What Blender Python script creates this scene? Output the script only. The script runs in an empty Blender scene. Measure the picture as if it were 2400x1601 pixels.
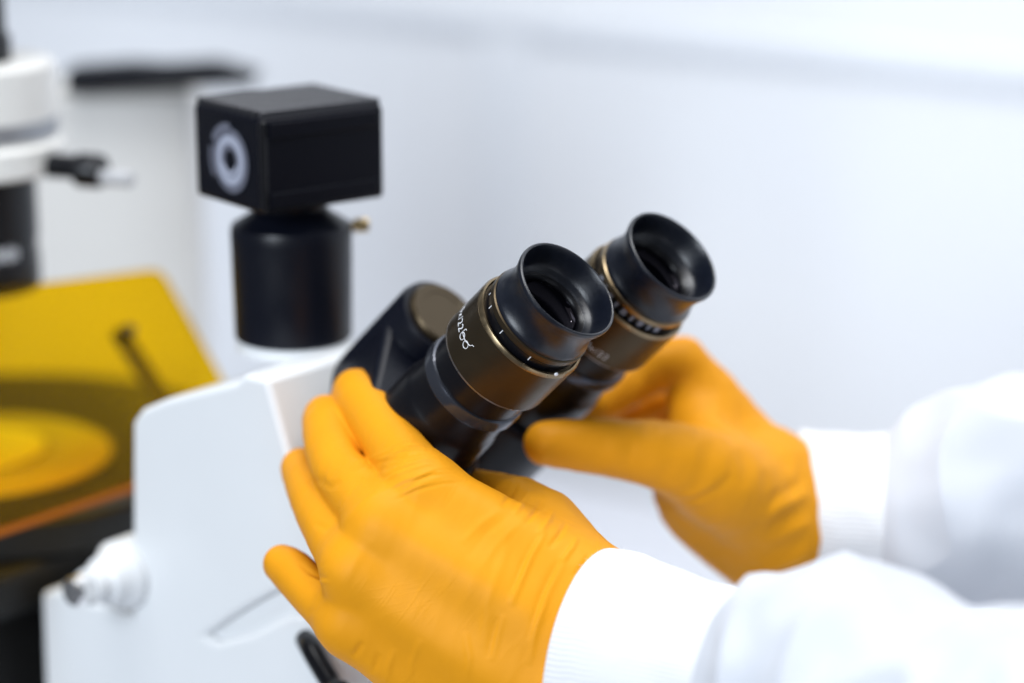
import bpy, bmesh, math, random
import numpy as np
from math import sin, cos, pi, radians, sqrt
from mathutils import Vector, noise
random.seed(7); np.random.seed(7)
scene = bpy.context.scene
col = scene.collection

# ------------------------------------------------------------------ camera
F_PX, PITCH, CAM_Z = 5667.0, radians(15.0), 0.626
CAM = np.array([0.0, 0.0, CAM_Z])
RT = np.array([1.0, 0, 0]); FW = np.array([0, cos(PITCH), -sin(PITCH)]); UP = np.array([0, sin(PITCH), cos(PITCH)])
cd = bpy.data.cameras.new('camera'); cam = bpy.data.objects.new('camera', cd); col.objects.link(cam)
cam.location = CAM; cam.rotation_euler = (pi/2-PITCH, 0, 0)
cd.sensor_width = 36; cd.lens = 85.0; cd.clip_start = 0.02; cd.clip_end = 50
cd.dof.use_dof = True; cd.dof.focus_distance = 0.868; cd.dof.aperture_fstop = 2.9; cd.dof.aperture_blades = 9
scene.camera = cam
scene.render.engine = 'CYCLES'
scene.cycles.use_denoising = True
scene.cycles.max_bounces = 10; scene.cycles.transparent_max_bounces = 12
scene.cycles.sample_clamp_indirect = 6

# ------------------------------------------------------------------ world, lamps, exposure
w = bpy.data.worlds.new('World'); scene.world = w; w.use_nodes = True
bgn = w.node_tree.nodes['Background']; bgn.inputs[0].default_value = (0.80, 0.87, 1.0, 1); bgn.inputs[1].default_value = 0.15
def area(name, loc, target, sx, sy, power, color):
    l = bpy.data.lights.new(name, 'AREA'); l.shape = 'RECTANGLE'; l.size = sx; l.size_y = sy; l.energy = power; l.color = color
    o = bpy.data.objects.new(name, l); col.objects.link(o); o.location = loc
    o.rotation_euler = (Vector(target)-Vector(loc)).to_track_quat('-Z', 'Y').to_euler()
    return o
area('ceiling_panel', (0.15, 0.75, 2.15), (0.05, 0.9, 0.4), 1.5, 1.2, 14, (1.0, 0.975, 0.95))
area('window_light', (-1.2, -0.95, 1.2), (0.0, 0.9, 0.4), 0.9, 1.2, 48, (0.83, 0.91, 1.0))
area('wall_fill', (-0.1, 0.85, 2.3), (0.1, 1.8, 0.85), 1.4, 0.5, 25, (0.93, 0.965, 1.0))  # added fill lamp, out of view, that brightens the wall
area('ceiling_spot', (0.62, 1.18, 2.0), (0.1, 0.9, 0.4), 0.05, 0.05, 2.5, (1.0, 0.97, 0.92))
vs = scene.view_settings
vs.view_transform = 'Standard'; vs.look = 'None'; vs.exposure = 0.27; vs.gamma = 1.0; vs.use_curve_mapping = False

# ------------------------------------------------------------------ geometry frame
def ray(x, y): return RT*(x-1200)/F_PX + UP*(800.5-y)/F_PX + FW
def P(x, y, d): return CAM + ray(x, y)*d                 # measured photo point at a measured distance
def hit(x, y, p0, n):
    r = ray(x, y); return CAM + r*(((p0-CAM)@n)/(r@n))
def proj(p):
    v = p-CAM; d = v@FW
    return 1200+F_PX*(v@RT)/d, 800.5-F_PX*(v@UP)/d, d
def nrm(v): return v/np.linalg.norm(v)
Z = np.array([0, 0, 1.0])
E0 = P(1329, 679, .867)                                   # centre of the near eyepiece rim
AX = nrm(.563*RT+.563*UP-.605*FW)                         # eyepiece axis, 45 degrees up towards the operator
H = nrm(np.array([AX[0], AX[1], 0])); PD = np.array([-H[1], H[0], 0.0])   # operator direction, across direction
NN = nrm(Z-AX*(AX@Z))
IPD = .067
M = E0+PD*IPD/2; E1 = E0+PD*IPD
def S(a, b, z): return M+H*a+PD*b+Z*z                     # microscope frame

# ------------------------------------------------------------------ helpers
def mesh_obj(name, verts, faces, mat, parent=None, smooth=None, bevel=None, seg=3):
    me = bpy.data.meshes.new(name)
    me.from_pydata([tuple(map(float, v)) for v in verts], [], [tuple(map(int, f)) for f in faces])
    bm = bmesh.new(); bm.from_mesh(me); bmesh.ops.recalc_face_normals(bm, faces=bm.faces); bm.to_mesh(me); bm.free()
    return link(name, me, mat, parent, smooth, bevel, seg)
def link(name, me, mat, parent=None, smooth=None, bevel=None, seg=3):
    me.materials.append(mat)
    if smooth is not None:
        me.polygons.foreach_set('use_smooth', [True]*len(me.polygons)); me.set_sharp_from_angle(angle=radians(smooth))
    o = bpy.data.objects.new(name, me); col.objects.link(o)
    if parent is not None: adopt(o, parent)
    if bevel:
        b = o.modifiers.new('bevel', 'BEVEL'); b.width = bevel; b.segments = seg; b.limit_method = 'ANGLE'; b.angle_limit = radians(35)
        me.polygons.foreach_set('use_smooth', [True]*len(me.polygons)); me.set_sharp_from_angle(angle=radians(60))
        wn = o.modifiers.new('normals', 'WEIGHTED_NORMAL'); wn.keep_sharp = True
    return o
def wpos(o):
    v = Vector((0, 0, 0))
    while o is not None: v = v+o.location; o = o.parent
    return v
def adopt(o, parent): o.parent = parent; o.location = o.location-wpos(parent)
def thing(name, loc, label, cat, group=None):
    o = bpy.data.objects.new(name, None); col.objects.link(o); o.location = tuple(map(float, loc)); o.empty_display_size = .02
    o['label'] = label; o['category'] = cat
    if group: o['group'] = group
    return o
def frame_of(ax):
    ax = nrm(np.asarray(ax, float)); t = np.array([0, 0, 1.0]) if abs(ax[2]) < .9 else np.array([1.0, 0, 0])
    u = nrm(np.cross(t, ax)); return u, np.cross(ax, u), ax
def lathe(name, org, ax, prof, mat, parent=None, n=96, smooth=32, closed=False):
    """prof: (radius, height) pairs along the axis"""
    u, v, ax = frame_of(ax); vs_, fs = [], []
    for r, s in prof:
        for k in range(n):
            t = 2*pi*k/n; vs_.append(org+ax*s+(u*cos(t)+v*sin(t))*max(r, 1e-5))
    m = len(prof)
    for i in range(m-1 if not closed else m):
        j = (i+1) % m
        for k in range(n):
            l = (k+1) % n; fs.append((i*n+k, i*n+l, j*n+l, j*n+k))
    if not closed:
        fs.append(tuple(range(n))); fs.append(tuple((m-1)*n+k for k in range(n)))
    return mesh_obj(name, vs_, fs, mat, parent, smooth)
def prism(name, pts, dirv, mat, parent=None, bevel=None, seg=3):
    n = len(pts); v = [np.asarray(q) for q in pts]+[np.asarray(q)+dirv for q in pts]
    f = [tuple(range(n)), tuple(range(2*n-1, n-1, -1))]+[(k, (k+1) % n, n+(k+1) % n, n+k) for k in range(n)]
    return mesh_obj(name, v, f, mat, parent, None if bevel else 30, bevel, seg)
def box(name, c, ex, ey, ez, mat, parent=None, bevel=None, seg=3):
    """ex, ey, ez: half extents as vectors"""
    q = [c-ex-ey-ez, c+ex-ey-ez, c+ex+ey-ez, c-ex+ey-ez]
    return prism(name, q, 2*ez, mat, parent, bevel, seg)
def tube(name, pts, r, mat, parent=None, n=12):
    pts = [np.asarray(q, float) for q in pts]; vs_, fs = [], []
    rr = r if hasattr(r, '__len__') else [r]*len(pts); u = None
    for i, q in enumerate(pts):
        t = nrm(pts[min(i+1, len(pts)-1)]-pts[max(i-1, 0)])
        if u is None: u = frame_of(t)[0]
        u = nrm(u-t*(u@t)); v = np.cross(t, u)
        for k in range(n): a = 2*pi*k/n; vs_.append(q+(u*cos(a)+v*sin(a))*rr[i])
    m = len(pts)
    for i in range(m-1):
        for k in range(n): l = (k+1) % n; fs.append((i*n+k, i*n+l, i*n+n+l, i*n+n+k))
    fs += [tuple(range(n)), tuple((m-1)*n+k for k in range(n))]
    return mesh_obj(name, vs_, fs, mat, parent, 50)

def spline(pts, sub=2):
    out = []
    for i in range(len(pts)-1):
        q = [pts[max(i-1, 0)], pts[i], pts[i+1], pts[min(i+2, len(pts)-1)]]
        for k in range(sub):
            t_ = k/sub; cr2 = lambda a, b, c, d: .5*(2*b+(c-a)*t_+(2*a-5*b+4*c-d)*t_*t_+(3*b-a-3*c+d)*t_**3)
            out.append((cr2(*[w_[0] for w_ in q]), float(cr2(*[w_[1] for w_ in q]))))
    return out+[pts[-1]]

# ------------------------------------------------------------------ materials
def mat(name, color, rough=.5, metal=0., spec=.5, bump=None, vary=0., vscale=40., coat=0., sheen=0., sss=0., rvary=0.):
    """bump: (scale, strength, detail) in metres; vary: brightness mottling of the paint itself"""
    m = bpy.data.materials.new(name); m.use_nodes = True; nt = m.node_tree; b = nt.nodes['Principled BSDF']
    b.inputs['Base Color'].default_value = (*color, 1); b.inputs['Roughness'].default_value = rough
    b.inputs['Metallic'].default_value = metal; b.inputs['Specular IOR Level'].default_value = spec
    b.inputs['Coat Weight'].default_value = coat; b.inputs['Coat Roughness'].default_value = .05
    b.inputs['Sheen Weight'].default_value = sheen
    if sss: b.inputs['Subsurface Weight'].default_value = sss; b.inputs['Subsurface Radius'].default_value = (.004, .0015, .0005); b.inputs['Subsurface Scale'].default_value = 1.0
    tc = nt.nodes.new('ShaderNodeTexCoord')
    if vary or rvary:
        nz = nt.nodes.new('ShaderNodeTexNoise'); nz.inputs['Scale'].default_value = vscale; nz.inputs['Detail'].default_value = 6
        nt.links.new(tc.outputs['Object'], nz.inputs['Vector'])
        if vary:
            mr = nt.nodes.new('ShaderNodeMapRange'); mr.inputs[1].default_value = .3; mr.inputs[2].default_value = .7; mr.inputs[3].default_value = 1-vary; mr.inputs[4].default_value = 1+vary
            nt.links.new(nz.outputs['Fac'], mr.inputs[0])
            mx = nt.nodes.new('ShaderNodeVectorMath'); mx.operation = 'SCALE'; mx.inputs[0].default_value = color
            nt.links.new(mr.outputs[0], mx.inputs['Scale']); nt.links.new(mx.outputs[0], b.inputs['Base Color'])
        if rvary:
            mr = nt.nodes.new('ShaderNodeMapRange'); mr.inputs[1].default_value = .3; mr.inputs[2].default_value = .7; mr.inputs[3].default_value = rough-rvary; mr.inputs[4].default_value = rough+rvary
            nt.links.new(nz.outputs['Fac'], mr.inputs[0]); nt.links.new(mr.outputs[0], b.inputs['Roughness'])
    if bump:
        nz = nt.nodes.new('ShaderNodeTexNoise'); nz.inputs['Scale'].default_value = 1/bump[0]; nz.inputs['Detail'].default_value = bump[2] if len(bump) > 2 else 4
        nt.links.new(tc.outputs['Object'], nz.inputs['Vector'])
        bp = nt.nodes.new('ShaderNodeBump'); bp.inputs['Strength'].default_value = bump[1]; bp.inputs['Distance'].default_value = bump[0]*.5
        nt.links.new(nz.outputs['Fac'], bp.inputs['Height']); nt.links.new(bp.outputs['Normal'], b.inputs['Normal'])
    return m
def amber_sheet():
    m = bpy.data.materials.new('amber_acrylic'); m.use_nodes = True; nt = m.node_tree; nt.nodes.clear()
    o = nt.nodes.new('ShaderNodeOutputMaterial'); t = nt.nodes.new('ShaderNodeBsdfTransparent'); t.inputs[0].default_value = (.98, .745, .02, 1)
    g = nt.nodes.new('ShaderNodeBsdfGlossy'); g.inputs['Roughness'].default_value = .06; g.inputs[0].default_value = (1, 1, 1, 1)
    f = nt.nodes.new('ShaderNodeFresnel'); f.inputs[0].default_value = 1.45
    mm = nt.nodes.new('ShaderNodeMath'); mm.operation = 'MULTIPLY'; mm.inputs[1].default_value = .12
    x = nt.nodes.new('ShaderNodeMixShader')
    nt.links.new(f.outputs[0], mm.inputs[0]); nt.links.new(mm.outputs[0], x.inputs[0]); nt.links.new(t.outputs[0], x.inputs[1]); nt.links.new(g.outputs[0], x.inputs[2]); nt.links.new(x.outputs[0], o.inputs[0])
    return m
WHITE = mat('white_enamel', (.72, .735, .745), .38, vary=.015, vscale=20, bump=(.0006, .04))
WHITE2 = mat('ivory_enamel', (.72, .71, .68), .4, vary=.02)
BLACK = mat('black_anodised', (.003, .003, .0045), .30, spec=.3, rvary=.02, vscale=200)
BLACKP = mat('black_paint', (.003, .0038, .008), .36, spec=.24, bump=(.0004, .12), rvary=.05, vscale=90)
BROWN = mat('bronze_black_metal', (.070, .052, .031), .38, metal=.9, rvary=.025, vscale=160, bump=(.00025, .05))
GOLD = mat('bronze_edge_sheen', (.23, .175, .105), .32, metal=.95, rvary=.1, vscale=300)  # dark bronze brightened to hold the ceiling's reflection in its colour
RUBBER = mat('black_rubber', (.003, .0045, .0095), .31, spec=.5, bump=(.00022, .45), vary=.2, vscale=500, rvary=.02)
BOXM = mat('black_housing', (.0028, .0032, .0065), .4, spec=.13, bump=(.0004, .1))
CHROME = mat('bright_steel', (.55, .55, .56), .22, metal=1.0)
BRASS = mat('brass', (.5, .38, .2), .35, metal=1.0)
INK = mat('white_lettering', (.72, .73, .76), .6)
GREYINK = mat('grey_lettering', (.24, .25, .30), .6)
def lens_mat():
    m = bpy.data.materials.new('coated_lens'); m.use_nodes = True; nt = m.node_tree; nt.nodes.clear()
    o = nt.nodes.new('ShaderNodeOutputMaterial'); d = nt.nodes.new('ShaderNodeBsdfDiffuse'); d.inputs[0].default_value = (.0008, .0008, .0015, 1)
    g = nt.nodes.new('ShaderNodeBsdfGlossy'); g.inputs[0].default_value = (.85, .8, 1, 1); g.inputs['Roughness'].default_value = .03
    x = nt.nodes.new('ShaderNodeMixShader'); x.inputs[0].default_value = .005
    nt.links.new(d.outputs[0], x.inputs[1]); nt.links.new(g.outputs[0], x.inputs[2]); nt.links.new(x.outputs[0], o.inputs[0]); return m
LENS = lens_mat()
COLLAR = mat('polished_black', (.06, .065, .08), .2, metal=.7)
WEAR = mat('worn_bare_edge', (.26, .25, .25), .35, metal=.9, rvary=.15, vscale=400)
FINM = mat('fin_anodised', (.05, .05, .056), .38, metal=.6)
BAND = mat('emblem_silver', (.34, .36, .44), .5)
BAND2 = mat('emblem_grey', (.115, .12, .155), .5)
WALLM = mat('wall_paint', (.78, .795, .82), .75, vary=.01, vscale=3)
RAILM = mat('rail_plastic', (.765, .787, .82), .5)
BENCHM = mat('bench_laminate', (.66, .68, .74), .45, vary=.02)
AMBER = amber_sheet()
STAGEM = mat('black_stage', (.012, .012, .012), .55, spec=.3, rvary=.05)
GREYM = mat('grey_metal', (.32, .33, .35), .4, metal=.6)
DISH = mat('white_plastic_dish', (.75, .75, .72), .4)
GLOVE = mat('orange_nitrile', (.69, .282, .009), .52, spec=.12, bump=(.0005, .10), vary=.03, vscale=60)
def film_creases(m):
    nt = m.node_tree; b = nt.nodes['Principled BSDF']; old = b.inputs['Normal'].links[0].from_socket
    tc = nt.nodes.new('ShaderNodeTexCoord'); prev = old
    patch = nt.nodes.new('ShaderNodeTexNoise'); patch.inputs['Scale'].default_value = 38; patch.inputs['Detail'].default_value = 1
    nt.links.new(tc.outputs['Object'], patch.inputs['Vector'])
    for rot, sc, lo_, hi_, st, dist in (((0, .92, 0), (40, 60, 430), .48, .66, .16, .0006), ((.2, .25, .5), (55, 55, 560), .54, .68, .09, .0005)):
        m1 = nt.nodes.new('ShaderNodeMapping'); m1.inputs['Rotation'].default_value = rot
        mp = nt.nodes.new('ShaderNodeMapping'); mp.inputs['Scale'].default_value = sc
        nz = nt.nodes.new('ShaderNodeTexNoise'); nz.inputs['Scale'].default_value = 1.0; nz.inputs['Detail'].default_value = 2; nz.inputs['Distortion'].default_value = .6
        rp = nt.nodes.new('ShaderNodeMapRange'); rp.inputs[1].default_value = .50; rp.inputs[2].default_value = .68
        pm = nt.nodes.new('ShaderNodeMapRange'); pm.inputs[1].default_value = lo_; pm.inputs[2].default_value = hi_
        mu = nt.nodes.new('ShaderNodeMath'); mu.operation = 'MULTIPLY'
        bp = nt.nodes.new('ShaderNodeBump'); bp.inputs['Strength'].default_value = st; bp.inputs['Distance'].default_value = dist
        nt.links.new(tc.outputs['Object'], m1.inputs[0]); nt.links.new(m1.outputs[0], mp.inputs[0]); nt.links.new(mp.outputs[0], nz.inputs['Vector']); nt.links.new(nz.outputs['Fac'], rp.inputs[0])
        nt.links.new(patch.outputs['Fac'], pm.inputs[0]); nt.links.new(rp.outputs[0], mu.inputs[0]); nt.links.new(pm.outputs[0], mu.inputs[1])
        nt.links.new(mu.outputs[0], bp.inputs['Height']); nt.links.new(prev, bp.inputs['Normal']); prev = bp.outputs['Normal']
    nt.links.new(prev, b.inputs['Normal'])
film_creases(GLOVE)
KNIT = mat('white_rib_knit', (.70, .71, .73), .9, spec=.1, bump=(.0004, .5), sheen=.3)
COAT = mat('white_coat_cotton', (.54, .56, .605), .85, spec=.15, bump=(.0003, .3), sheen=.2)

# ------------------------------------------------------------------ setting: wall, bench
WALL_OFF = .82
wc = M+PD*WALL_OFF; wc[2] = 0
def WP(a, z, out=0.): return np.array([*(wc+H*a-PD*out)[:2], z])
o = mesh_obj('wall', [WP(-4, -1.0), WP(4, -1.0), WP(4, 2.6), WP(-4, 2.6)], [(0, 1, 2, 3)], WALLM); o['kind'] = 'structure'
bz = 0.0
o = prism('bench_top', [S(-1.6, -.25, 0), S(1.1, -.25, 0), S(1.1, WALL_OFF-.004, 0), S(-1.6, WALL_OFF-.004, 0)], -Z*.04, BENCHM, None, .003)
me = o.data
for v in me.vertices: v.co.z += -M[2]
o['kind'] = 'structure'
# cable trunking along the wall
q1 = hit(1700, 62, wc, PD); q2 = hit(1700, 112, wc, PD)
t = thing('wall_trunking', WP(0, (q1[2]+q2[2])/2), 'pale grey rail running along the wall at upper right', 'trunking')
zt, zb = q1[2], q2[2]-.006
prism('channel', [WP(-3.9, zt, .001), WP(-3.9, zb, .001), WP(-3.9, zb, .006), WP(-3.9, zt, .006)], H*7.8, RAILM, t, .002)
prism('cover', [WP(-3.9, zt-.012, .0055), WP(-3.9, zb+.012, .0055), WP(-3.9, zb+.012, .0075), WP(-3.9, zt-.012, .0075)], H*7.8, RAILM, t, .001)
# cover strip over the joint between two wall boards
qv = hit(1190, 300, wc, PD); av = (qv-wc)@H
t = mesh_obj('wall_joint_strip', *(lambda q: (q+[v+H*.055 for v in q], [(0, 1, 2, 3), (7, 6, 5, 4), (0, 4, 5, 1), (1, 5, 6, 2), (2, 6, 7, 3), (3, 7, 4, 0)]))(
    [WP(av-.027, bz+.002, .001), WP(av-.027, zb-.002, .001), WP(av-.027, zb-.002, .006), WP(av-.027, bz+.002, .006)]), RAILM, None, None, .002)
t['label'] = 'faint upright grey strip on the wall behind the eyepieces'; t['category'] = 'wall strip'

# ------------------------------------------------------------------ microscope
mic = thing('microscope', (*S(-.2, 0, 0)[:2], 0), 'white inverted microscope with black binocular eyepieces held by orange gloves', 'microscope')
BW = .05
near = M-PD*BW
def side(x, y): q = hit(x, y, near, PD)-M; return q@H, q[2]
# upper block with the sloping front that carries the binocular head
prof = [side(308, 990), side(330, 960), side(384, 937), (-.152, -.0575), (-.146, -.053), (-.134, -.053), (-.112, -.114), (-.106, -.128)]
# concave nose going back down to the base
c0 = np.array([-.106, -.128]); c1 = np.array(side(640, 1372)); c2 = np.array(side(478, 1492))
prof += [tuple(c0*(1-t)**2+c1*2*t*(1-t)+c2*t*t) for t in (.12, .28, .45, .62, .8, 1.)]
b_top = side(95, 1388)
prof += [side(510, 1506), side(590, 1486), side(680, 1440), side(752, 1450), side(800, 1600), side(820, 1660), (-.10, -.25), (b_top[0]-.002, -.25), b_top, (b_top[0]+.012, b_top[1]+.004), (side(306, 1400)[0], b_top[1]+.002)]
prism('stand', [S(a, -BW, z) for a, z in prof], PD*2*BW, WHITE, mic, .008, 5)
prism('recess_panel', [S(a, -BW+.0045, z) for a, z in [side(500, 1530), side(460, 1470), side(640, 1300), side(715, 1300), side(770, 1480), side(700, 1560)]], PD*.02, WHITE, mic, .002)
# base
prism('base', [S(a, -BW-.004, z) for a, z in [(-.15, -.251), (-.105, -.30), (-.03, -.345), (-.03, bz-M[2]+.001), (-.40, bz-M[2]+.001), (-.40, -.30), (b_top[0]-.004, -.251)]], PD*(2*BW+.008), WHITE, mic, .005, 4)
# focus knob on the near flank
kc = hit(288, 1345, near-PD*.001, PD)
kn = lathe('focus_knob', kc, -PD, [(.0001, -.01), (.0150, -.01), (.0150, .002), (.0138, .0035), (.0112, .0075), (.0104, .0115), (.0080, .013), (.0078, .020), (.0001, .020)], WHITE, mic, 48)
lathe('knob_tip', kc-PD*.0195, -PD, [(.0001, -.004), (.0065, -.004), (.0065, .008), (.0055, .0095), (.0001, .0098)], mat('satin_steel', (.80, .79, .78), .24, metal=1.0), kn, 40)
# platform ring for the camera port
TC = S(-.166, 0, -.053)
lathe('camera_port', TC-Z*.003, Z, [(.0001, 0), (.0238, 0), (.0238, .0032), (.0228, .0046), (.0001, .0046)], WHITE, mic, 64)

# stage, insert, dish
SC = hit(-65, 1075, M, PD); zs = SC[2]
st = lathe('stage', SC+PD*.02-H*.016, Z, [(.0001, -.018), (.124, -.018), (.126, -.016), (.126, -.002), (.124, 0), (.0001, 0)], STAGEM, mic, 96)
lathe('stage_insert', SC, Z, [(.0001, .0005), (.066, .0005), (.066, .002), (.064, .003), (.038, .003), (.037, .002), (.0001, .002)], mat('pale_insert', (.42, .42, .41), .5), st, 96)
lathe('sample_dish', SC, Z, [(.0001, .0025), (.034, .0025), (.0345, .0034), (.0345, .0056), (.0335, .0056), (.033, .0045), (.0001, .0042)], DISH, st, 64)
pl = prism('stage_carrier', [SC+H*a+PD*b-Z*.0185 for a, b in [(-.13, -.12), (.095, -.12), (.095, .12), (-.13, .12)]], -Z*.022, STAGEM, mic, .004)
prism('stage_bracket', [SC+H*a+PD*b-Z*.041 for a, b in [(-.10, -.07), (.08, -.07), (.08, .07), (-.10, .07)]], np.array([0, 0, -(SC[2]-.041-(M[2]-.30))]), STAGEM, mic, .003)

# amber shield, leaning in front of the stage
B0 = S(-.268, .0, -.136)
tilt = nrm(-H*.056+Z*.072); SN = nrm(np.cross(PD, tilt))
if SN@H < 0: SN = -SN
def sh(x, y): return hit(x, y, B0, SN)
br = sh(604, 1036); tr = sh(378, 628); tl = sh(-130, 692); bl = sh(-130, 1300)
cr = []
for t_ in np.linspace(0, 1, 7):                             # rounded upper corner
    pa = tr+nrm(br-tr)*.008; pb = tr+nrm(tl-tr)*.008
    cr.append(pa*(1-t_)**2+tr*2*t_*(1-t_)+pb*t_*t_)
shield = prism('light_shield', [br]+cr+[tl, bl], -SN*.003, AMBER, mic)
shield['label'] = 'amber see-through acrylic shield standing in front of the stage'
ra, rb = sh(292, 758), sh(430, 975)
rd = nrm(rb-ra); rs = np.cross(rd, SN)
strut = prism('shield_strut', [ra-rs*.004-SN*.0032, ra+rs*.004-SN*.0032, rb+rs*.004-SN*.0032, rb-rs*.004-SN*.0032], -SN*.006, BLACK, shield, .001)
lathe('bolt', ra+rd*.004, SN, [(.0001, -.0028), (.0026, -.0028), (.0026, .0018), (.002, .0024), (.0001, .0024)], BLACK, shield, 24)
prism('edge_glow_strip', [br-tilt*.0026+PD*b+H*a for a, b in [(-.002, -.30), (.002, -.30), (.002, -.0), (-.002, -.0)]], tilt*.0024, mat('amber_edge_glow', (.22, .06, .003), .6, spec=.1), shield, .001)  # added opaque strip painted orange for the glow of the acrylic's lower edge

# condenser over the stage
CC = S(*(lambda q: (q@H, q@PD))(hit(-65, 300, M, PD)-M), 0)
def cz(y): return hit(-65, y, M, PD)[2]-M[2]
px = 1/5.13e3
cn = lathe('condenser', CC, Z, [(.0001, cz(330)), (.028*1.0, cz(330)), (.0285, cz(395)), (.0285, cz(392))], BLACK, mic, 8)
bpy.data.objects.remove(cn)
cn = lathe('condenser', CC, Z, [(.0001, cz(395)), (.0395, cz(395)), (.0412, cz(388)), (.0412, cz(330)), (.0395, cz(322)), (.0385, cz(322)), (.0385, cz(150)), (.037, cz(142)), (.0001, cz(142))], WHITE2, mic, 96)
lathe('grey_ring', CC, Z, [(.0372, cz(312)), (.0388, cz(312)), (.0388, cz(270)), (.0372, cz(270))], GREYM, cn, 96, closed=True)
lathe('lens_barrel', CC, Z, [(.0001, cz(668)), (.026, cz(668)), (.0275, cz(662)), (.0275, cz(590)), (.0268, cz(588)), (.0268, cz(552)), (.0275, cz(550)), (.0275, cz(395)), (.0001, cz(395))], BLACK, cn, 96)
lathe('top_cap', CC, Z, [(.0001, cz(142)), (.0195, cz(142)), (.0195, cz(85)), (.0001, cz(85))], BLACK, cn, 48)
for k in range(9):                                          # engraved scale marks on the barrel
    a_ = -1.25+.07*k; dv = np.array([cos(a_), sin(a_), 0]); tv = np.array([-sin(a_), cos(a_), 0])
    box('scale_mark', CC+dv*.0269+Z*cz(571), tv*.0005, dv*.00015, Z*(.0026 if k % 3 else .0036), INK, cn)
kd = nrm(np.array([.93, -.37, 0])); ko = CC+Z*cz(372)
tube('screw_arm', [ko+kd*.036, ko+kd*.058], .0056, BLACK, cn, 24)
ks = lathe('centring_screw', ko-Z*.001, kd, [(.0001, .056), (.0078, .056), (.0078, .066), (.007, .0675), (.0001, .0675)], BLACK, cn, 32)
lathe('screw_tip', ko-Z*.0035, kd, [(.0001, .0665), (.0035, .0665), (.0035, .082), (.0025, .083), (.0001, .083)], mat('clear_grey_plastic', (.42, .42, .43), .4), ks, 24)
# lamp pillar that carries the condenser, behind the stage and outside the frame
ar = prism("lamp_pillar", [S(a, -.045, z) for a, z in [(-.64, -.30), (-.54, -.30), (-.54, .10), (-.33, .125), (-.33, .19), (-.64, .19)]], PD*.09, WHITE, mic, .006)
tube('condenser_carrier', [CC+Z*cz(86), CC+Z*.125], .0175, BLACK, mic, 32)

# binocular head
DQ = hit(1045, 735, M, PD); sd = (DQ-M)@AX; dn = (DQ-M)@NN
PIV = M+NN*dn                                               # pivot axis, height 0 at the rim plane
head = lathe('binocular_head', PIV, AX, [(.0001, sd-.095), (.0185, sd-.095), (.0185, sd-.006), (.0175, sd-.003), (.0148, sd-.003), (.0001, sd-.003)], BLACKP, mic, 80)
lathe('pivot_cap', PIV, AX, [(.0001, sd-.004), (.0152, sd-.004), (.0152, sd-.0012), (.0143, sd), (.0105, sd), (.0103, sd-.0003), (.0001, sd-.0003)], BROWN, head, 80)
def hull(c1, r1, c2, r2, n=28):
    """outline of two discs in the plane across the eyepiece axis"""
    d = c2-c1; L = np.linalg.norm(d); e = d/L; g = np.cross(AX, e); al = math.acos((r1-r2)/L); pts = []
    for k in range(n+1): t = al+(2*pi-2*al)*k/n; pts.append(c1+(e*cos(t)+g*sin(t))*r1)
    for k in range(n+1): t = -al+2*al*k/n; pts.append(c2+(e*cos(t)+g*sin(t))*r2)
    return pts
for E, dz_ in ((E0, 0.), (E1, -.0015)):
    pts = hull(PIV+AX*(sd-.013+dz_), .0178, E+AX*(sd-.013+dz_), .0255)
    prism('prism_housing', pts, -AX*.040, BLACKP, head, .003, 3)
    prism('housing_base', hull(PIV+AX*(sd-.0535+dz_), .0170, E+AX*(sd-.0535+dz_)-nrm(E-PIV)*.006, .021), -AX*.020, BLACKP, head, .004, 3)
prism('head_flange', [PIV+AX*(sd-.062)+NN*a+PD*b for a, b in [(.024, -.022), (.024, .022), (-.050, .044), (-.050, -.044)]], -AX*.016, BLACKP, head, .004)

# eyepieces
def text_on_barrel(name, string, size, E, r, s0, phi0, dirn, m, parent, flip=1, lift=.00012, align='LEFT'):
    cu = bpy.data.curves.new(name, 'FONT'); cu.body = string; cu.size = size; cu.align_x = align; cu.space_character = 1.15; cu.resolution_u = 3; cu.offset = 0
    to = bpy.data.objects.new(name, cu); col.objects.link(to)
    dg = bpy.context.evaluated_depsgraph_get(); me = bpy.data.meshes.new_from_object(to.evaluated_get(dg))
    bpy.data.objects.remove(to)
    bm = bmesh.new(); bm.from_mesh(me)
    bmesh.ops.subdivide_edges(bm, edges=[e for e in bm.edges if e.calc_length() > size*.25], cuts=2)
    for v in bm.verts:
        ph = phi0+dirn*v.co.x/r; s = s0+v.co.y*flip
        v.co = Vector(E+AX*s+(NN*cos(ph)+PD*sin(ph))*(r+lift))
    bm.to_mesh(me); bm.free(); me.materials.clear()
    return link(name, me, m, parent)
def curve_on_barrel(name, pts2, wd, E, r, s0, phi0, dirn, m, parent):
    pp = [E+AX*(s0+y)+(NN*cos(phi0+dirn*x/r)+PD*sin(phi0+dirn*x/r))*(r+.00005) for x, y in pts2]
    return tube(name, pp, wd, m, parent, 6)
def cyl_hit(x, y, E, r):
    """where the sight line meets a barrel: (height along the axis, angle round it)"""
    o_ = CAM-E; d_ = ray(x, y); oo = o_-AX*(o_@AX); dd = d_-AX*(d_@AX)
    A = dd@dd; B = 2*oo@dd; C_ = oo@oo-r*r; t_ = (-B-sqrt(B*B-4*A*C_))/(2*A); q = o_+d_*t_
    return q@AX, math.atan2(q@PD, q@NN)
RB = .0226
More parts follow.
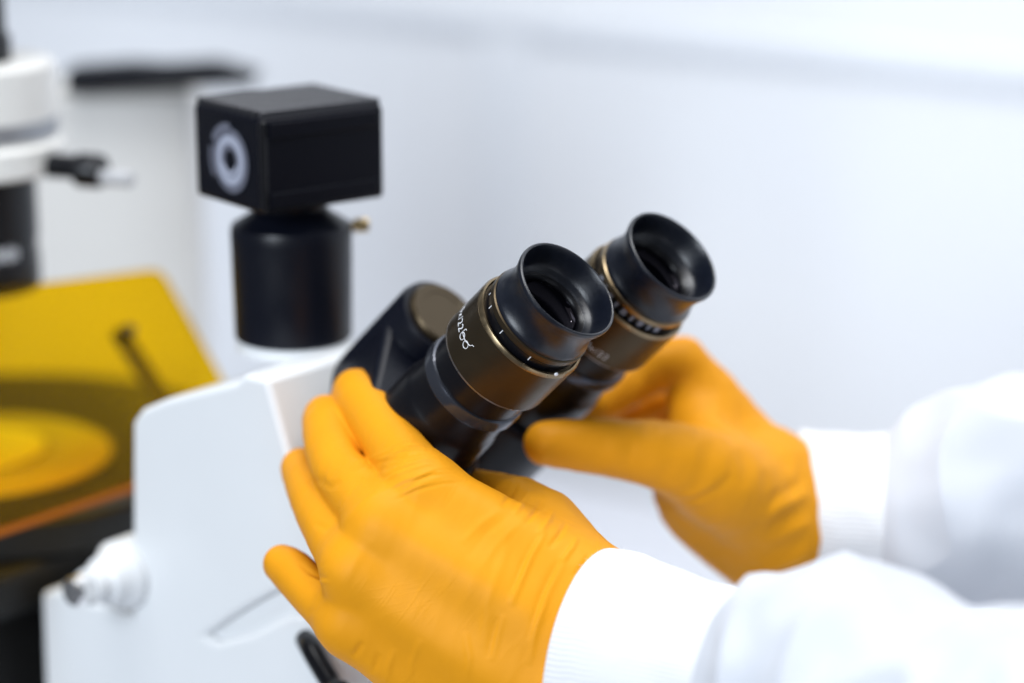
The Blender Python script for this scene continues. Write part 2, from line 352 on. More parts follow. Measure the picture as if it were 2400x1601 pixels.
def eyepiece(E, lab, scale):
    ep = bpy.data.objects.new('eyepiece', None); col.objects.link(ep); ep.location = tuple(E+AX*(sd-.012)); adopt(ep, mic); ep['label'] = lab
    L = lambda nm, pr, m, n=128, cl=False: lathe(nm, E, AX, pr, m, ep, n, 28, cl)
    m_ = .001
    L('tube', [(.0001, sd-.016), (.0212, sd-.016), (.0212, -.0760), (.0206, -.0735), (.0199, -.0715), (.0198, -.0615), (.0198, -.0432), (.0001, -.0432)], BLACK)
    L('collar', [(.0190, -.0625), (.0206, -.0622), (.0211, -.0614), (.0211, -.0580), (.0206, -.0566), (.0190, -.0560)], COLLAR, 128, True)
    L('barrel', [(.0182, -.0452), (.0221, -.0452), (.0226, -.0446), (.0226, -.0238), (.0217, -.0231), (.0001, -.0231)], BROWN)
    L('worn_edge', [(.0218, -.0454), (.02215, -.04545), (.0226, -.04495), (.02268, -.0444), (.0222, -.0444)], WEAR, 128, True)
    L('edge_ring', [(.0209, -.0236), (.02265, -.0236), (.02265, -.0231), (.0221, -.0219), (.0214, -.0219), (.0209, -.0228)], GOLD, 128, True)
    L('neck', [(.0001, -.024), (.0200, -.024), (.0200, -.0175), (.0001, -.0175)], BLACK)
    L('dioptre_ring', [(.0185, -.0185), (.0205, -.0185), (.0209, -.0180), (.0209, -.0160), (.0204, -.0156), (.0185, -.0156)], BROWN if E is E0 else GOLD, 128, True)
    cup = [(.0170, -.0160), (.0200, -.0160), (.0204, -.0153), (.0204, -.0143), (.0201, -.0136), (.0197, -.0128), (.01935, -.0115), (.0191, -.0100), (.0190, -.0085), (.0191, -.0068), (.0194, -.0050), (.0199, -.0033), (.0203, -.0022), (.02035, -.0017), (.0206, -.0012), (.0207, -.0004), (.0205, .0004), (.0200, .0007), (.0195, .0005), (.0192, -.0002), (.0189, -.0020), (.0184, -.0045), (.0178, -.0068), (.0172, -.0082), (.0166, -.0090), (.0158, -.0094), (.0152, -.0102), (.0148, -.0106)]
    L('eyecup', cup+[(.0148, -.0158)], RUBBER, 144, True)
    rr = L('retaining_ring', [(.0148, -.0158), (.0148, -.0106), (.0144, -.0103), (.0134, -.0112), (.0128, -.0124), (.0128, -.0158)], GREYM if False else BLACK, 96, True)
    lp = [(.0001, -.0156), (.0129, -.0156)]+[(.0129*cos(t_), -.0122-.0026*sin(t_)) for t_ in np.linspace(0, pi/2*.999, 16)]
    L('lens', lp, LENS, 96)
    return ep
ep0 = eyepiece(E0, 'nearer eyepiece, sharp, with white engraving on its bronze barrel', 1)
ep1 = eyepiece(E1, 'farther eyepiece, slightly blurred, behind the nearer one', 1)
# engraving on the near barrel: magnification and a spectacles sign
sA, pA = cyl_hit(1084, 772, E0, RB); sT = sA-.0022
text_on_barrel('lettering', 'HC PLAN s 10x/22', .0046, E0, RB, sT, pA, -1, INK, ep0, align='RIGHT')
def arc(cx, cy, rx, ry, a0, a1, n=14): return [(cx+rx*cos(t), cy+ry*sin(t)) for t in np.linspace(a0, a1, n)]
g1 = arc(.0024, .0013, .0014, .0014, pi*.85, -pi*1.15, 22); g2 = arc(.0062, .0013, .0014, .0014, pi*.85, -pi*1.15, 22)
spec_pts = [(.0020, .0044), (.0012, .0040), (.0010, .0022)]+g1+[(.0043, .0019)]+g2+[(.0078, .0030), (.0084, .0042), (.0092, .0044)]
curve_on_barrel('spectacles_sign', spec_pts, .00014, E0, RB, sT, pA, -1, INK, ep0)
s_, p_ = cyl_hit(1303.7, 877.5, E0, RB)
lathe('index_dot', E0+AX*s_+(NN*cos(p_)+PD*sin(p_))*(RB-.0003), NN*cos(p_)+PD*sin(p_), [(.0001, 0), (.00075, 0), (.0007, .0006), (.0004, .0008), (.0001, .00082)], INK, ep0, 20)
s_, p_ = cyl_hit(1144, 719, E0, .0209)
for dp in (0, .34, -.55, -1.25):
    e_ = NN*cos(p_+dp)+PD*sin(p_+dp); t_ = -NN*sin(p_+dp)+PD*cos(p_+dp)
    box('tick', E0-AX*.0197+e_*.02003, t_*.00016, e_*.0001, AX*.0011, INK, ep0)
# dioptre scale on the far eyepiece
for k in range(9):
    ph = -1.15-.20*k; e_ = NN*cos(ph)+PD*sin(ph); t_ = -NN*sin(ph)+PD*cos(ph)
    box('scale_mark', E1-AX*.0203+e_*.02003, t_*(.0006 if k % 2 else .0011), e_*.0001, AX*.0014, GREYINK, ep1)
text_on_barrel('lettering', '10x/22', .0042, E1, RB, -.0420, -1.75, -1, INK, ep1)
text_on_barrel('cap_lettering', '22', .0038, PIV+AX*0, .0001, 0, 0, 1, INK, head) if False else None

# ------------------------------------------------------------------ camera on the port
cam_t = thing('microscope_camera', TC+Z*.0016, 'black finned camera with grey ring emblem on a black tube above the microscope', 'camera')
tt = radians(52); CA = np.array([cos(tt), -sin(tt), 0]); CB = np.array([sin(tt), cos(tt), 0])
ztop = .0465
AT = lathe('adapter_tube', TC, Z, [(.0001, .0017), (.0235, .0017), (.0243, .0027), (.0250, .044), (.0250, .0475), (.0244, .0495), (.0165, .0545), (.0150, .0565), (.0150, .0630), (.0001, .0630)], BLACKP, cam_t, 128)
cf = hit(683, 243, TC, FW); cc = TC.copy(); cc[2] = hit(683, 243, TC, PD)[2]
LA, LB, HB = .0258, .0292, .0385
zt_ = cc[2]; mid_ = np.array([TC[0], TC[1], zt_-HB/2])
hs = box('housing', mid_, CA*LA, CB*LB, Z*(HB/2), BOXM, cam_t, .0022, 3)
for sgn in (-1, 1):                                          # raised bands above and below the long side panel
    box('trim', mid_+CA*(LA+.0002)+Z*sgn*(HB/2-.0052), CA*.0008, CB*(LB-.0035), Z*.0032, BOXM, hs, .0005)
box('corner_trim', mid_+CA*(LA-.0012)-CB*(LB-.0012), CA*.0016, CB*.0016, Z*(HB/2-.001), BLACK, hs, .0013)
nf = 10
for k in range(nf):
    f_ = -LA+.003+(2*LA-.006)*k/(nf-1)
    box('fin', mid_+CA*f_+Z*(HB/2+.0009), CA*.0013, CB*(LB-.0008), Z*.0016, FINM, cam_t, .0003, 1)
lathe('neck', np.array([TC[0], TC[1], zt_-HB-.0105]), Z, [(.0001, 0), (.0150, 0), (.0150, .007), (.0168, .0108), (.0001, .0108)], BLACKP, cam_t, 96)
# ring emblem on the short side
EC = hit(541, 376, mid_-CB*(LB+.0003), CB); ev = EC-(mid_-CB*(LB+.0003))
def annulus(name, c, r0, r1, a0, a1, m, lift, parent, n=48):
    vv, ff = [], []
    for k in range(n+1):
        a_ = a0+(a1-a0)*k/n
        for r_ in (r0, r1):
            for l_ in (0, .0002): vv.append(c-CB*(lift+l_)+CA*r_*cos(a_)+Z*r_*sin(a_))
    for k in range(n):
        b_ = 4*k; ff += [(b_, b_+4, b_+6, b_+2), (b_+1, b_+3, b_+7, b_+5), (b_, b_+1, b_+5, b_+4), (b_+2, b_+6, b_+7, b_+3)]
    ff += [(0, 2, 3, 1), (4*n, 4*n+1, 4*n+3, 4*n+2)]
    return mesh_obj(name, vv, ff, m, parent)
em = bpy.data.objects.new('emblem', None); col.objects.link(em); em.location = tuple(EC); adopt(em, cam_t)
annulus('emblem_ring', EC, .0042, .0132, 0, 2*pi*.999, BAND2, .0000, em, 72)
annulus('emblem_band', EC, .0066, .0102, .1, .1+2*pi*.9995, BAND, .00025, em, 72)
annulus('emblem_arc', EC+Z*.0012-CA*.001, .0100, .0138, pi*.45, pi*.85, BAND2, .0005, em, 24)
annulus('emblem_arc', EC-CA*.0012, .0125, .0142, pi*.9, pi*1.2, BAND2, .0005, em, 24)
annulus('emblem_arc', EC, .0044, .0060, pi*1.1, pi*1.9, BAND, .0005, em, 24)
# screws on the tube
td = nrm(np.array([.30, -.955, 0])); s_c = TC+Z*.0345
lathe('set_screw', s_c+td*.0232, td, [(.0001, 0), (.0021, 0), (.0021, .0011), (.0012, .0012), (.0012, .0006), (.0001, .0006)], GREYM, cam_t, 24)
td = nrm(np.array([.98, .2, 0])); s_c = TC+Z*.0475
ts = tube('thumb_screw', [s_c+td*.022, s_c+td*.026], .0018, BRASS, cam_t, 16)
lathe('screw_head', s_c, td, [(.0001, .026), (.0027, .026), (.0030, .0268), (.0030, .0312), (.0026, .032), (.0001, .032)], BRASS, ts, 24)

# ------------------------------------------------------------------ things behind
ICY = 1.36
def ic(x, y, d=ICY): return P(x, y, d)
cx0, cx1 = ic(-260, 215)[0], ic(446, 215)[0]; ztc = ic(200, 212)[2]; yc = ic(200, 207)[1]
t = thing('instrument_case', ((cx0+cx1)/2, yc+.12, 0), 'plain beige white cabinet standing behind the amber shield', 'cabinet')
prism('case_body', [np.array([x, y, .0015]) for x, y in [(cx0, yc), (cx1, yc), (cx1, yc+.055), (cx0, yc+.055)]], Z*(ztc-.0035), mat('beige_enamel', (.60, .585, .56), .5), t, .006)
prism('case_lid', [np.array([x, y, ztc-.0018]) for x, y in [(cx0+.003, yc+.003), (cx1-.003, yc+.003), (cx1-.003, yc+.052), (cx0+.003, yc+.052)]], Z*.0018, WHITE2, t)
def tp(x, y): q = hit(x, y+14, np.array([0, yc-.012, 0]), np.array([0, 1.0, 0])); return q
o = prism('instrument_tray', [tp(148, 207), tp(592, 187), tp(604, 168), tp(500, 139), tp(380, 146), tp(300, 141), tp(150, 152)], np.array([0, .03, 0]), BOXM, None, .002)
o['label'] = 'flat black bar lying level behind the finned camera'; o['category'] = 'tray'
# black cable on the bench
cb = [hit(716, 1498, near-PD*.001, PD)]
for x, y, off in [(728, 1520, .006), (748, 1556, .009), (782, 1612, .014), (825, 1690, .020)]: cb.append(hit(x, y, near-PD*off, PD))
e_ = cb[-1]; cb += [np.array([e_[0]+.012, e_[1]-.004, e_[2]*.6]), np.array([e_[0]+.02, e_[1]-.02, .03]), np.array([e_[0]+.05, e_[1]-.05, .0065]), np.array([e_[0]+.13, e_[1]-.06, .006])]
cb = [q for q, _ in spline([(q, 0.) for q in cb], 4)]
o = tube('power_cable', cb, .0042, BLACK, None, 14); o['label'] = 'thin black cable hanging from the white stand below the nearer glove'; o['category'] = 'cable'

# ------------------------------------------------------------------ the person: gloved hands, cuffs, sleeves
def seg(X, a, b, ra, rb):
    ab = b-a; t_ = np.clip(((X-a)@ab)/(ab@ab), 0, 1).astype(np.float32)
    d = X-a-t_[:, None]*ab
    return np.sqrt((d*d).sum(1))-(ra+(rb-ra)*t_)
def smin(a, b, k):
    h_ = np.clip(.5+.5*(b-a)/k, 0, 1); return b+(a-b)*h_-k*h_*(1-h_)
def chain(X, pts, k=.0):
    d = None; pts = spline(pts) if len(pts) > 2 else pts
    for (a, ra), (b, rb) in zip(pts[:-1], pts[1:]):
        e = seg(X, a.astype(np.float32), b.astype(np.float32), ra, rb); d = e if d is None else np.minimum(d, e)
    return d
def surface_nets(fn, lo, hi, h_):
    n = np.ceil((hi-lo)/h_).astype(int)+1
    K = 4; m = -(-n//K)+1                                    # coarse pass first, exact values only near the skin
    cx_, cy_, cz_ = [np.arange(k, dtype=np.float32)*h_*K for k in m]
    cg = np.stack(np.meshgrid(cx_, cy_, cz_, indexing='ij'), -1).reshape(-1, 3)+lo.astype(np.float32)
    fc = fn(cg).reshape(m); lim = h_*K*.9+.004
    near_ = np.abs(fc) < lim
    ix, iy, iz = [np.minimum((np.arange(k)+K//2)//K, m[a]-1) for a, k in enumerate(n)]
    f = fc[np.ix_(ix, iy, iz)].astype(np.float32); nb = near_[np.ix_(ix, iy, iz)]; pts = np.argwhere(nb)
    for i in range(0, len(pts), 500000):
        q = pts[i:i+500000]; f[tuple(q.T)] = fn((q*h_).astype(np.float32)+lo.astype(np.float32))
    ins = f < 0
    c = np.stack([ins[a:n[0]-1+a, b:n[1]-1+b, g:n[2]-1+g] for a in (0, 1) for b in (0, 1) for g in (0, 1)])
    sm = c.sum(0); cell = (sm > 0) & (sm < 8); idx = -np.ones(cell.shape, int); ci = np.argwhere(cell); idx[tuple(ci.T)] = np.arange(len(ci))
    acc = np.zeros((len(ci), 3)); cnt = np.zeros(len(ci))
    cr_ = [(a, b, g) for a in (0, 1) for b in (0, 1) for g in (0, 1)]
    for i in range(8):
        for j in range(i+1, 8):
            A, B = np.array(cr_[i]), np.array(cr_[j])
            if abs(A-B).sum() != 1: continue
            fa = f[tuple((ci+A).T)]; fb = f[tuple((ci+B).T)]; m_ = (fa < 0) != (fb < 0)
            t_ = np.where(m_, fa/np.where(m_, fa-fb, 1), 0)
            acc += np.where(m_[:, None], A+(B-A)*t_[:, None], 0); cnt += m_
    V = (ci+acc/cnt[:, None])*h_+lo
    Fs = []
    for ax_ in range(3):
        u_, v_ = (ax_+1) % 3, (ax_+2) % 3
        sl0 = [slice(None)]*3; sl1 = [slice(None)]*3; sl0[ax_] = slice(0, -1); sl1[ax_] = slice(1, None)
        a_ = ins[tuple(sl0)]; b_ = ins[tuple(sl1)]; e = np.argwhere(a_ != b_)
        ok = (e[:, u_] > 0) & (e[:, v_] > 0) & (e[:, u_] < n[u_]-1) & (e[:, v_] < n[v_]-1); e = e[ok]; fl = a_[tuple(e.T)]
        def off(du, dv): q = e.copy(); q[:, u_] -= du; q[:, v_] -= dv; return idx[tuple(q.T)]
        q = np.stack([off(1, 1), off(0, 1), off(0, 0), off(1, 0)], 1); q[~fl] = q[~fl][:, ::-1]; Fs.append(q)
    return V, np.concatenate(Fs)
def vnormals(V, Fq):
    nf_ = np.cross(V[Fq[:, 2]]-V[Fq[:, 0]], V[Fq[:, 3]]-V[Fq[:, 1]]); N = np.zeros_like(V)
    for k in range(4): np.add.at(N, Fq[:, k], nf_)
    return N/np.maximum(np.linalg.norm(N, axis=1), 1e-12)[:, None]
def relax(V, Fq, it=2, lam=.5):
    for _ in range(it):
        acc = np.zeros_like(V); c = np.zeros(len(V))
        for a, b in ((0, 1), (1, 2), (2, 3), (3, 0)):
            np.add.at(acc, Fq[:, a], V[Fq[:, b]]); np.add.at(acc, Fq[:, b], V[Fq[:, a]]); np.add.at(c, Fq[:, a], 1); np.add.at(c, Fq[:, b], 1)
        V = V+(acc/np.maximum(c, 1)[:, None]-V)*lam
    return V
def pxdist(XY, pts):
    """distance to a polyline and the position along it, 0 to 1"""
    pts = np.array(pts, float); best = np.full(len(XY), 1e9); par = np.zeros(len(XY)); L = np.r_[0, np.cumsum(np.linalg.norm(np.diff(pts, axis=0), axis=1))]
    for i in range(len(pts)-1):
        a, b = pts[i], pts[i+1]; ab = b-a; t_ = np.clip(((XY-a)@ab)/(ab@ab), 0, 1); d = np.linalg.norm(XY-a-t_[:, None]*ab, axis=1)
        m_ = d < best; best[m_] = d[m_]; par[m_] = (L[i]+t_[m_]*(L[i+1]-L[i]))/L[-1]
    return best, par
def crease(V, N, strokes):
    """press folds into the glove: each stroke is a line over the surface, its width and its height in metres"""
    v = V-CAM; d = v@FW; XY = np.stack([1200+F_PX*(v@RT)/d, 800.5-F_PX*(v@UP)/d], 1)
    facing = np.clip(-(N*(v/np.linalg.norm(v, axis=1)[:, None])).sum(1)*3+.3, 0, 1); disp = np.zeros(len(V))
    for pts, wd, amp in strokes:
        q, t_ = pxdist(XY, pts); disp += amp*np.exp(-(q/wd)**2)*np.sin(np.clip(t_, 0, 1)*pi)**.6*(q < 4*wd)
    return V+N*(disp*facing)[:, None]
def wrinkle(V, N, amp, dirv, fx, fy, seed):
    """fine stretch creases running along dirv"""
    dirv = nrm(dirv); u, v_, _ = frame_of(dirv); out = np.empty(len(V))
    A = (V@dirv)*fx; B = (V@u)*fy; C_ = (V@v_)*fy
    for i in range(len(V)):
        x = noise.noise((A[i]+seed, B[i], C_[i])); out[i] = (1-abs(x)*2.2)
    return V+N*(np.clip(out, -1, 1)*amp)[:, None]
def hand_mesh(name, fingers, palm, thumb, extra, h_, strokes, wr, parent, kf=.007, rl=6):
    allp = [q for c in fingers+palm+[thumb]+extra for q in c]
    lo = np.min([q-r for q, r in allp], axis=0)-.006; hi = np.max([q+r for q, r in allp], axis=0)+.006
    def fn(X):
        pm = None
        for c in palm: e = chain(X, c, .006); pm = e if pm is None else smin(pm, e, .012)
        for c in extra: pm = smin(pm, chain(X, c, .006), .012)
        fs = [chain(X, c, .009) for c in fingers]; d = None
        for e in fs: d = e if d is None else smin(d, e, .0014)
        d = smin(d, pm, kf); return smin(d, chain(X, thumb, .005), .010)
    V, Fq = surface_nets(fn, lo, hi, h_)
    V = relax(V, Fq, rl, .5); N = vnormals(V, Fq)
    for (amp, dv, fx, fy, sdd) in wr: V = wrinkle(V, N, amp, dv, fx, fy, sdd)
    N = vnormals(V, Fq); V = crease(V, N, strokes); V = relax(V, Fq, 1, .3)
    me = bpy.data.meshes.new(name); me.from_pydata(V.tolist(), [], Fq.tolist())
    me.polygons.foreach_set('use_smooth', [True]*len(me.polygons))
    return link(name, me, GLOVE, parent)
per = thing('person', (*P(1900, 1500, .93)[:2], 0), 'person in white lab coat and orange gloves holding the eyepiece tubes', 'person')
def J(*l): return [(P(x, y, d), r*.001) for x, y, d, r in l]
# near (left) hand, seen from its back
L_f = [J((990, 1142, .874, 12.7), (918, 1040, .903, 10.6), (852, 950, .930, 10.1), (834, 919, .944, 9.2)),
       J((903, 1232, .869, 12.7), (795, 1105, .905, 10.3), (768, 1010, .930, 9.8), (763, 978, .945, 8.8)),
       J((838, 1336, .869, 12.1), (757, 1210, .903, 9.8), (724, 1138, .926, 9.0), (706, 1098, .942, 8.2)),
       J((822, 1462, .874, 11.2), (738, 1392, .892, 9.1), (688, 1342, .905, 8.4), (662, 1322, .912, 7.5))]
L_p = [J((990, 1142, .874, 11.8), (1200, 1262, .866, 12.5), (1430, 1420, .862, 17)),
       J((903, 1232, .869, 12), (1130, 1370, .860, 15), (1380, 1530, .858, 20)),
       J((838, 1336, .869, 11.8), (1070, 1500, .863, 15), (1340, 1640, .858, 20)),
       J((822, 1462, .874, 11), (1000, 1590, .872, 13.5), (1260, 1760, .866, 17))]
L_t = J((1385, 1400, .872, 16), (1262, 1250, .889, 17.0), (1165, 1185, .915, 12.5), (1090, 1160, .945, 10), (1060, 1150, .965, 8.5))
L_e = [J((1420, 1440, .862, 18), (1560, 1500, .838, 22)), J((1370, 1680, .86, 22), (1560, 1700, .836, 26)), J((1150, 1350, .884, 16), (1350, 1560, .876, 20))]
L_s = []
# folds across the index knuckle
rk = random.Random(4)
for k in range(10):
    f_ = k/9; x = 1005+95*f_+rk.uniform(-4, 4); y = 1040+82*f_; L_ = rk.uniform(120, 190)
    a_ = [(x, y), (x-L_*.35, y-2+6*f_), (x-L_*.7, y+14+10*f_+rk.uniform(-3, 3)), (x-L_, y+38+12*f_+rk.uniform(-6, 6))]
    amp = rk.uniform(.00014, .00030)
    L_s.append((a_, 4.5, amp)); L_s.append(([(px_-1, py_+7) for px_, py_ in a_], 4.0, -amp*.9))
L_s += [([(1000, 1050), (925, 1068), (835, 1090)], 8, .0005), ([(835, 1092), (905, 1080), (990, 1062)], 6, -.0004),
        ([(1282, 1238), (1245, 1300), (1212, 1380), (1197, 1420)], 8, .0009), ([(1268, 1248), (1228, 1320), (1200, 1390)], 7, -.0006),
        ([(1330, 1300), (1285, 1385), (1255, 1470), (1240, 1560)], 9, .0006), ([(1312, 1310), (1268, 1400), (1238, 1500)], 7, -.0005),
        ([(1180, 1440), (1165, 1490), (1152, 1550)], 9, .0004), ([(1168, 1445), (1154, 1500), (1144, 1545)], 8, -.00035),
        ([(1180, 1190), (1125, 1230), (1080, 1275)], 9, .0004), ([(1230, 1215), (1165, 1275), (1120, 1340)], 9, .0003), ([(1205, 1200), (1140, 1250), (1095, 1310)], 9, -.0003),
        ([(1190, 1205), (1180, 1300), (1140, 1420), (1130, 1520)], 12, .0004),
        ([(832, 1090), (880, 1110), (960, 1110)], 10, .0003), ([(795, 1240), (850, 1180), (900, 1140)], 10, .0005), ([(790, 1390), (830, 1320), (870, 1260)], 14, .0003),
        ([(905, 1600), (912, 1560), (925, 1520)], 8, .0006), ([(960, 1600), (965, 1555), (985, 1500)], 8, .0005), ([(825, 1540), (835, 1530), (850, 1505)], 7, -.0008), ([(870, 1580), (880, 1560), (888, 1530)], 7, -.0006),
        ([(1095, 1600), (1100, 1540), (1090, 1480)], 9, .0004),
        ([(700, 1320), (730, 1345), (770, 1358)], 6, -.0005), ([(715, 1345), (745, 1362), (775, 1366)], 5, .0004), ([(760, 1395), (735, 1430), (720, 1440)], 7, -.0004),
        ([(700, 1105), (735, 1130), (765, 1122)], 8, -.0004), ([(735, 1225), (765, 1240), (795, 1225)], 8, -.0004), ([(750, 1130), (775, 1142), (800, 1128)], 8, -.0004), ([(758, 1050), (782, 1058), (800, 1052)], 8, -.0003)]
for k in range(7):                                          # ruffled edge over the thumb
    x = 1215+28*k; y = 1128+(19+2.0*k)*k*.9
    L_s.append(([(x, y), (x-14, y+26), (x-40, y+60)], 6, .0007 if k % 2 else -.0007))
gl_ = hand_mesh('glove', L_f, L_p, L_t, L_e, .00066, L_s, [(.00013, PD*.6+Z, 22, 130, 3.)], per, rl=10)
gl_['label'] = 'nearer orange glove, back of the hand in sharp focus'
# far (right) hand, seen from the thumb side
R_f = [J((1705, 1010, 1.010, 14), (1598, 848, 1.005, 10.8), (1500, 885, 1.005, 9.8), (1405, 945, .998, 8.8)),
       J((1715, 1040, 1.035, 13), (1590, 905, 1.040, 10.5), (1480, 950, 1.03, 10), (1375, 990, 1.01, 9.2)),
       J((1725, 1090, 1.055, 12.5), (1600, 985, 1.062, 10), (1500, 1010, 1.055, 9)),
       J((1740, 1150, 1.07, 11.5), (1640, 1080, 1.08, 9), (1560, 1080, 1.08, 8))]
R_p = [J((1700, 1005, 1.010, 14), (1770, 1085, 1.010, 16), (1850, 1175, 1.018, 22)),
       J((1712, 1040, 1.03, 14), (1790, 1140, 1.03, 17), (1850, 1215, 1.025, 22)),
       J((1722, 1090, 1.05, 13), (1770, 1190, 1.045, 18), (1840, 1260, 1.03, 24)),
       J((1740, 1150, 1.065, 12), (1760, 1240, 1.05, 18), (1840, 1290, 1.035, 22))]
R_t = J((1800, 1200, .995, 20), (1690, 1130, .972, 18.5), (1580, 1075, .958, 14.5), (1470, 1054, .952, 12.0), (1370, 1044, .948, 10.6), (1280, 1040, .945, 8.8))
R_e = [J((1620, 1130, .990, 15), (1640, 1180, 1.0, 17), (1760, 1290, 1.01, 16), (1840, 1350, 1.02, 14)), J((1850, 1200, 1.02, 28), (1960, 1215, 1.02, 28)), J((1640, 960, 1.005, 13), (1660, 1080, .985, 15)), J((1800, 1120, 1.0, 19), (1840, 1250, 1.0, 20))]
R_s = [([(1900, 1120+k*34), (1840, 1150+k*34), (1780, 1190+k*30)], 12, .0011*(1 if k % 2 else -.6)) for k in range(7)]
R_s += [([(1560, 1180), (1620, 1178), (1680, 1150), (1720, 1110)], 12, -.001), ([(1580, 1165), (1630, 1160), (1680, 1130)], 10, .0007), ([(1640, 840), (1650, 900), (1640, 960)], 12, .0003), ([(1500, 1000), (1480, 1050), (1470, 1100)], 12, -.0004), ([(1430, 1000), (1420, 1040), (1410, 1090)], 14, -.0003)]
gr_ = hand_mesh('glove', R_f, R_p, R_t, R_e, .0011, R_s, [(.0004, np.array([.5, 0, .8]), 25, 120, 9.)], per)
gr_['label'] = 'farther orange glove with its thumb pointing left, blurred'

# cuffs and sleeves: rings along the forearm, each ring an ellipse
def loft(name, rings, m, parent, nseg=160, sub=10, ribs=0, rib_amp=0., folds=None, seed=0., thick=.0012, cap=True):
    """rings: (centre, u vector, v vector) with the vectors already scaled to the half widths"""
    rings = [(np.array(c), np.array(u), np.array(v)) for c, u, v in rings]; fine = []
    for i in range(len(rings)-1):
        p0, p1, p2, p3 = rings[max(i-1, 0)], rings[i], rings[i+1], rings[min(i+2, len(rings)-1)]
        for k in range(sub):
            t_ = k/sub; cr2 = lambda a, b, c, d: .5*(2*b+(c-a)*t_+(2*a-5*b+4*c-d)*t_*t_+(3*b-a-3*c+d)*t_**3)
            fine.append(tuple(cr2(p0[j], p1[j], p2[j], p3[j]) for j in range(3)))
    fine.append(rings[-1]); vs_, n_r = [], len(fine)
    for i, (c, u, v) in enumerate(fine):
        for k in range(nseg):
            th = 2*pi*k/nseg; dirv = u*cos(th)+v*sin(th); r_ = 1.0
            e = nrm(dirv); add = 0.
            if ribs: add += rib_amp*sin(ribs*th+.6*sin(i*.7))
            q = c+dirv
            if folds: add += folds(i/(n_r-1), th, q)
            vs_.append(q+e*add)
    fs = [(i*nseg+k, i*nseg+(k+1) % nseg, (i+1)*nseg+(k+1) % nseg, (i+1)*nseg+k) for i in range(n_r-1) for k in range(nseg)]
    # turned-in edge at the hand end
    b0 = len(vs_); c = fine[0][0]
    for k in range(nseg): q = vs_[k]; vs_.append(q+nrm(c-q)*thick)
    fs += [(k, b0+k, b0+(k+1) % nseg, (k+1) % nseg) for k in range(nseg)]
    b1 = len(vs_); c4 = fine[min(4, n_r-1)][0]
    for k in range(nseg): q = vs_[min(4, n_r-1)*nseg+k]; vs_.append(q+nrm(c4-q)*thick*2)
    fs += [(b0+k, b1+k, b1+(k+1) % nseg, b0+(k+1) % nseg) for k in range(nseg)]
    if cap: fs.append(tuple((n_r-1)*nseg+k for k in range(nseg)))
    return mesh_obj(name, vs_, fs, m, parent, 180)
def ring(x, y, d, a, b, t, up):
    t = nrm(t); u = nrm(up-t*(up@t)); v = np.cross(t, u); return P(x, y, d), u*a*.001, v*b*.001
def fold_noise(amp, sc, seed, aniso=(1, 1, 1)):
    def f(t_, th, q):
        x = noise.noise((q[0]*sc*aniso[0]+seed, q[1]*sc*aniso[1], q[2]*sc*aniso[2])); y = noise.noise((q[0]*sc*2.3+seed*2, q[1]*sc*2.3, q[2]*sc*2.3))
        return amp*((1-abs(x)*2.4)+.35*y)*min(1, t_*6+.15)
    return f
tn = nrm(RT*.80-FW*.56-UP*.10)
upn = UP+RT*.09
def nr(x, y, d, a, b, tv=tn): return ring(x, y, d, a, b, tv, upn)
cuff_near = loft('cuff', [nr(1395, 1578, .855, 44.5, 33), nr(1450, 1583, .846, 43.0, 34), nr(1530, 1592, .833, 39.0, 34), nr(1640, 1612, .815, 35.5, 33), nr(1760, 1632, .796, 33.5, 33), nr(1860, 1645, .782, 31, 31)], KNIT, per, 1000, 10, 140, .00008, fold_noise(.0006, 40, 2.), thick=.0022)
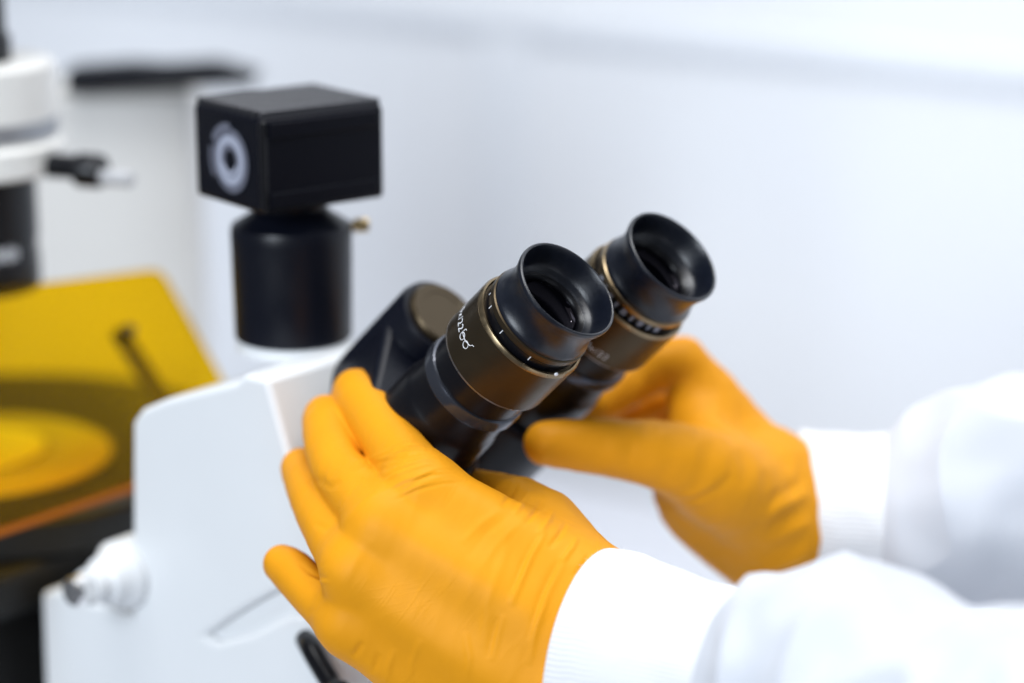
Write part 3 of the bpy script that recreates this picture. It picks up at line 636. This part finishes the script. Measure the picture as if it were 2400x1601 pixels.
loft('sleeve', [nr(1728, 1635, .802, 33.5, 33), nr(1738, 1636, .799, 36.5, 35), nr(1775, 1640, .792, 40.5, 38), nr(1840, 1645, .781, 43.5, 42), nr(1930, 1655, .768, 44.5, 45), nr(2020, 1672, .755, 43, 47), nr(2110, 1700, .741, 41, 49), nr(2200, 1738, .727, 38, 50), nr(2320, 1757, .710, 38.5, 52), nr(2500, 1780, .685, 40, 54), nr(2800, 1830, .64, 42, 56), nr(3300, 1900, .58, 46, 60)], COAT, per, 220, 14, 0, 0, fold_noise(.0042, 30, 5.))
tf = nrm(RT*.985-FW*.12-UP*.06); upf = UP-RT*.16
def fr(x, y, d, a, b, tv=tf): return ring(x, y, d, a, b, tv, upf)
loft('cuff', [fr(1862, 1202, 1.018, 35.0, 31), fr(1920, 1207, 1.014, 34.5, 31.5), fr(2000, 1212, 1.010, 34.5, 32), fr(2080, 1215, 1.005, 35, 32), fr(2180, 1218, .998, 33, 31)], KNIT, per, 600, 10, 100, .0001, fold_noise(.0006, 40, 7.), thick=.0022)
loft('sleeve', [fr(2066, 1214, 1.006, 35.2, 32.6), fr(2100, 1210, 1.003, 37.5, 35), fr(2160, 1196, .999, 41.0, 39), fr(2260, 1170, .993, 44.5, 44), fr(2400, 1150, .986, 45.5, 47), fr(2600, 1150, .975, 50, 54), fr(3000, 1200, .95, 52, 58), fr(3600, 1260, .90, 56, 62)], COAT, per, 200, 14, 0, 0, fold_noise(.0048, 24, 11.))

# loose fibres standing off the nearer knit cuff
rf = random.Random(3); me = cuff_near.data; vs_, fs = [], []
for _ in range(2600):
    v = me.vertices[rf.randrange(0, 1000*36)]; nv = np.array(v.normal); q = np.array(v.co)
    d_ = nrm(nv*.8+np.array([rf.uniform(-1, 1) for _ in range(3)])*.8); L_ = rf.uniform(.0005, .0017); sd_ = nrm(np.cross(d_, nv+.01))*.00004
    b_ = len(vs_); bend = np.array([rf.uniform(-1, 1) for _ in range(3)])*L_*.3
    vs_ += [q-sd_, q+sd_, q+d_*L_*.6+bend+sd_*.7, q+d_*L_*.6+bend-sd_*.7, q+d_*L_+bend*2]; fs += [(b_, b_+1, b_+2, b_+3), (b_+3, b_+2, b_+4)]
o = mesh_obj('knit_fuzz', [np.array(v) for v in vs_], fs, KNIT, cuff_near); o['kind'] = 'stuff'
o.location = (0, 0, 0)
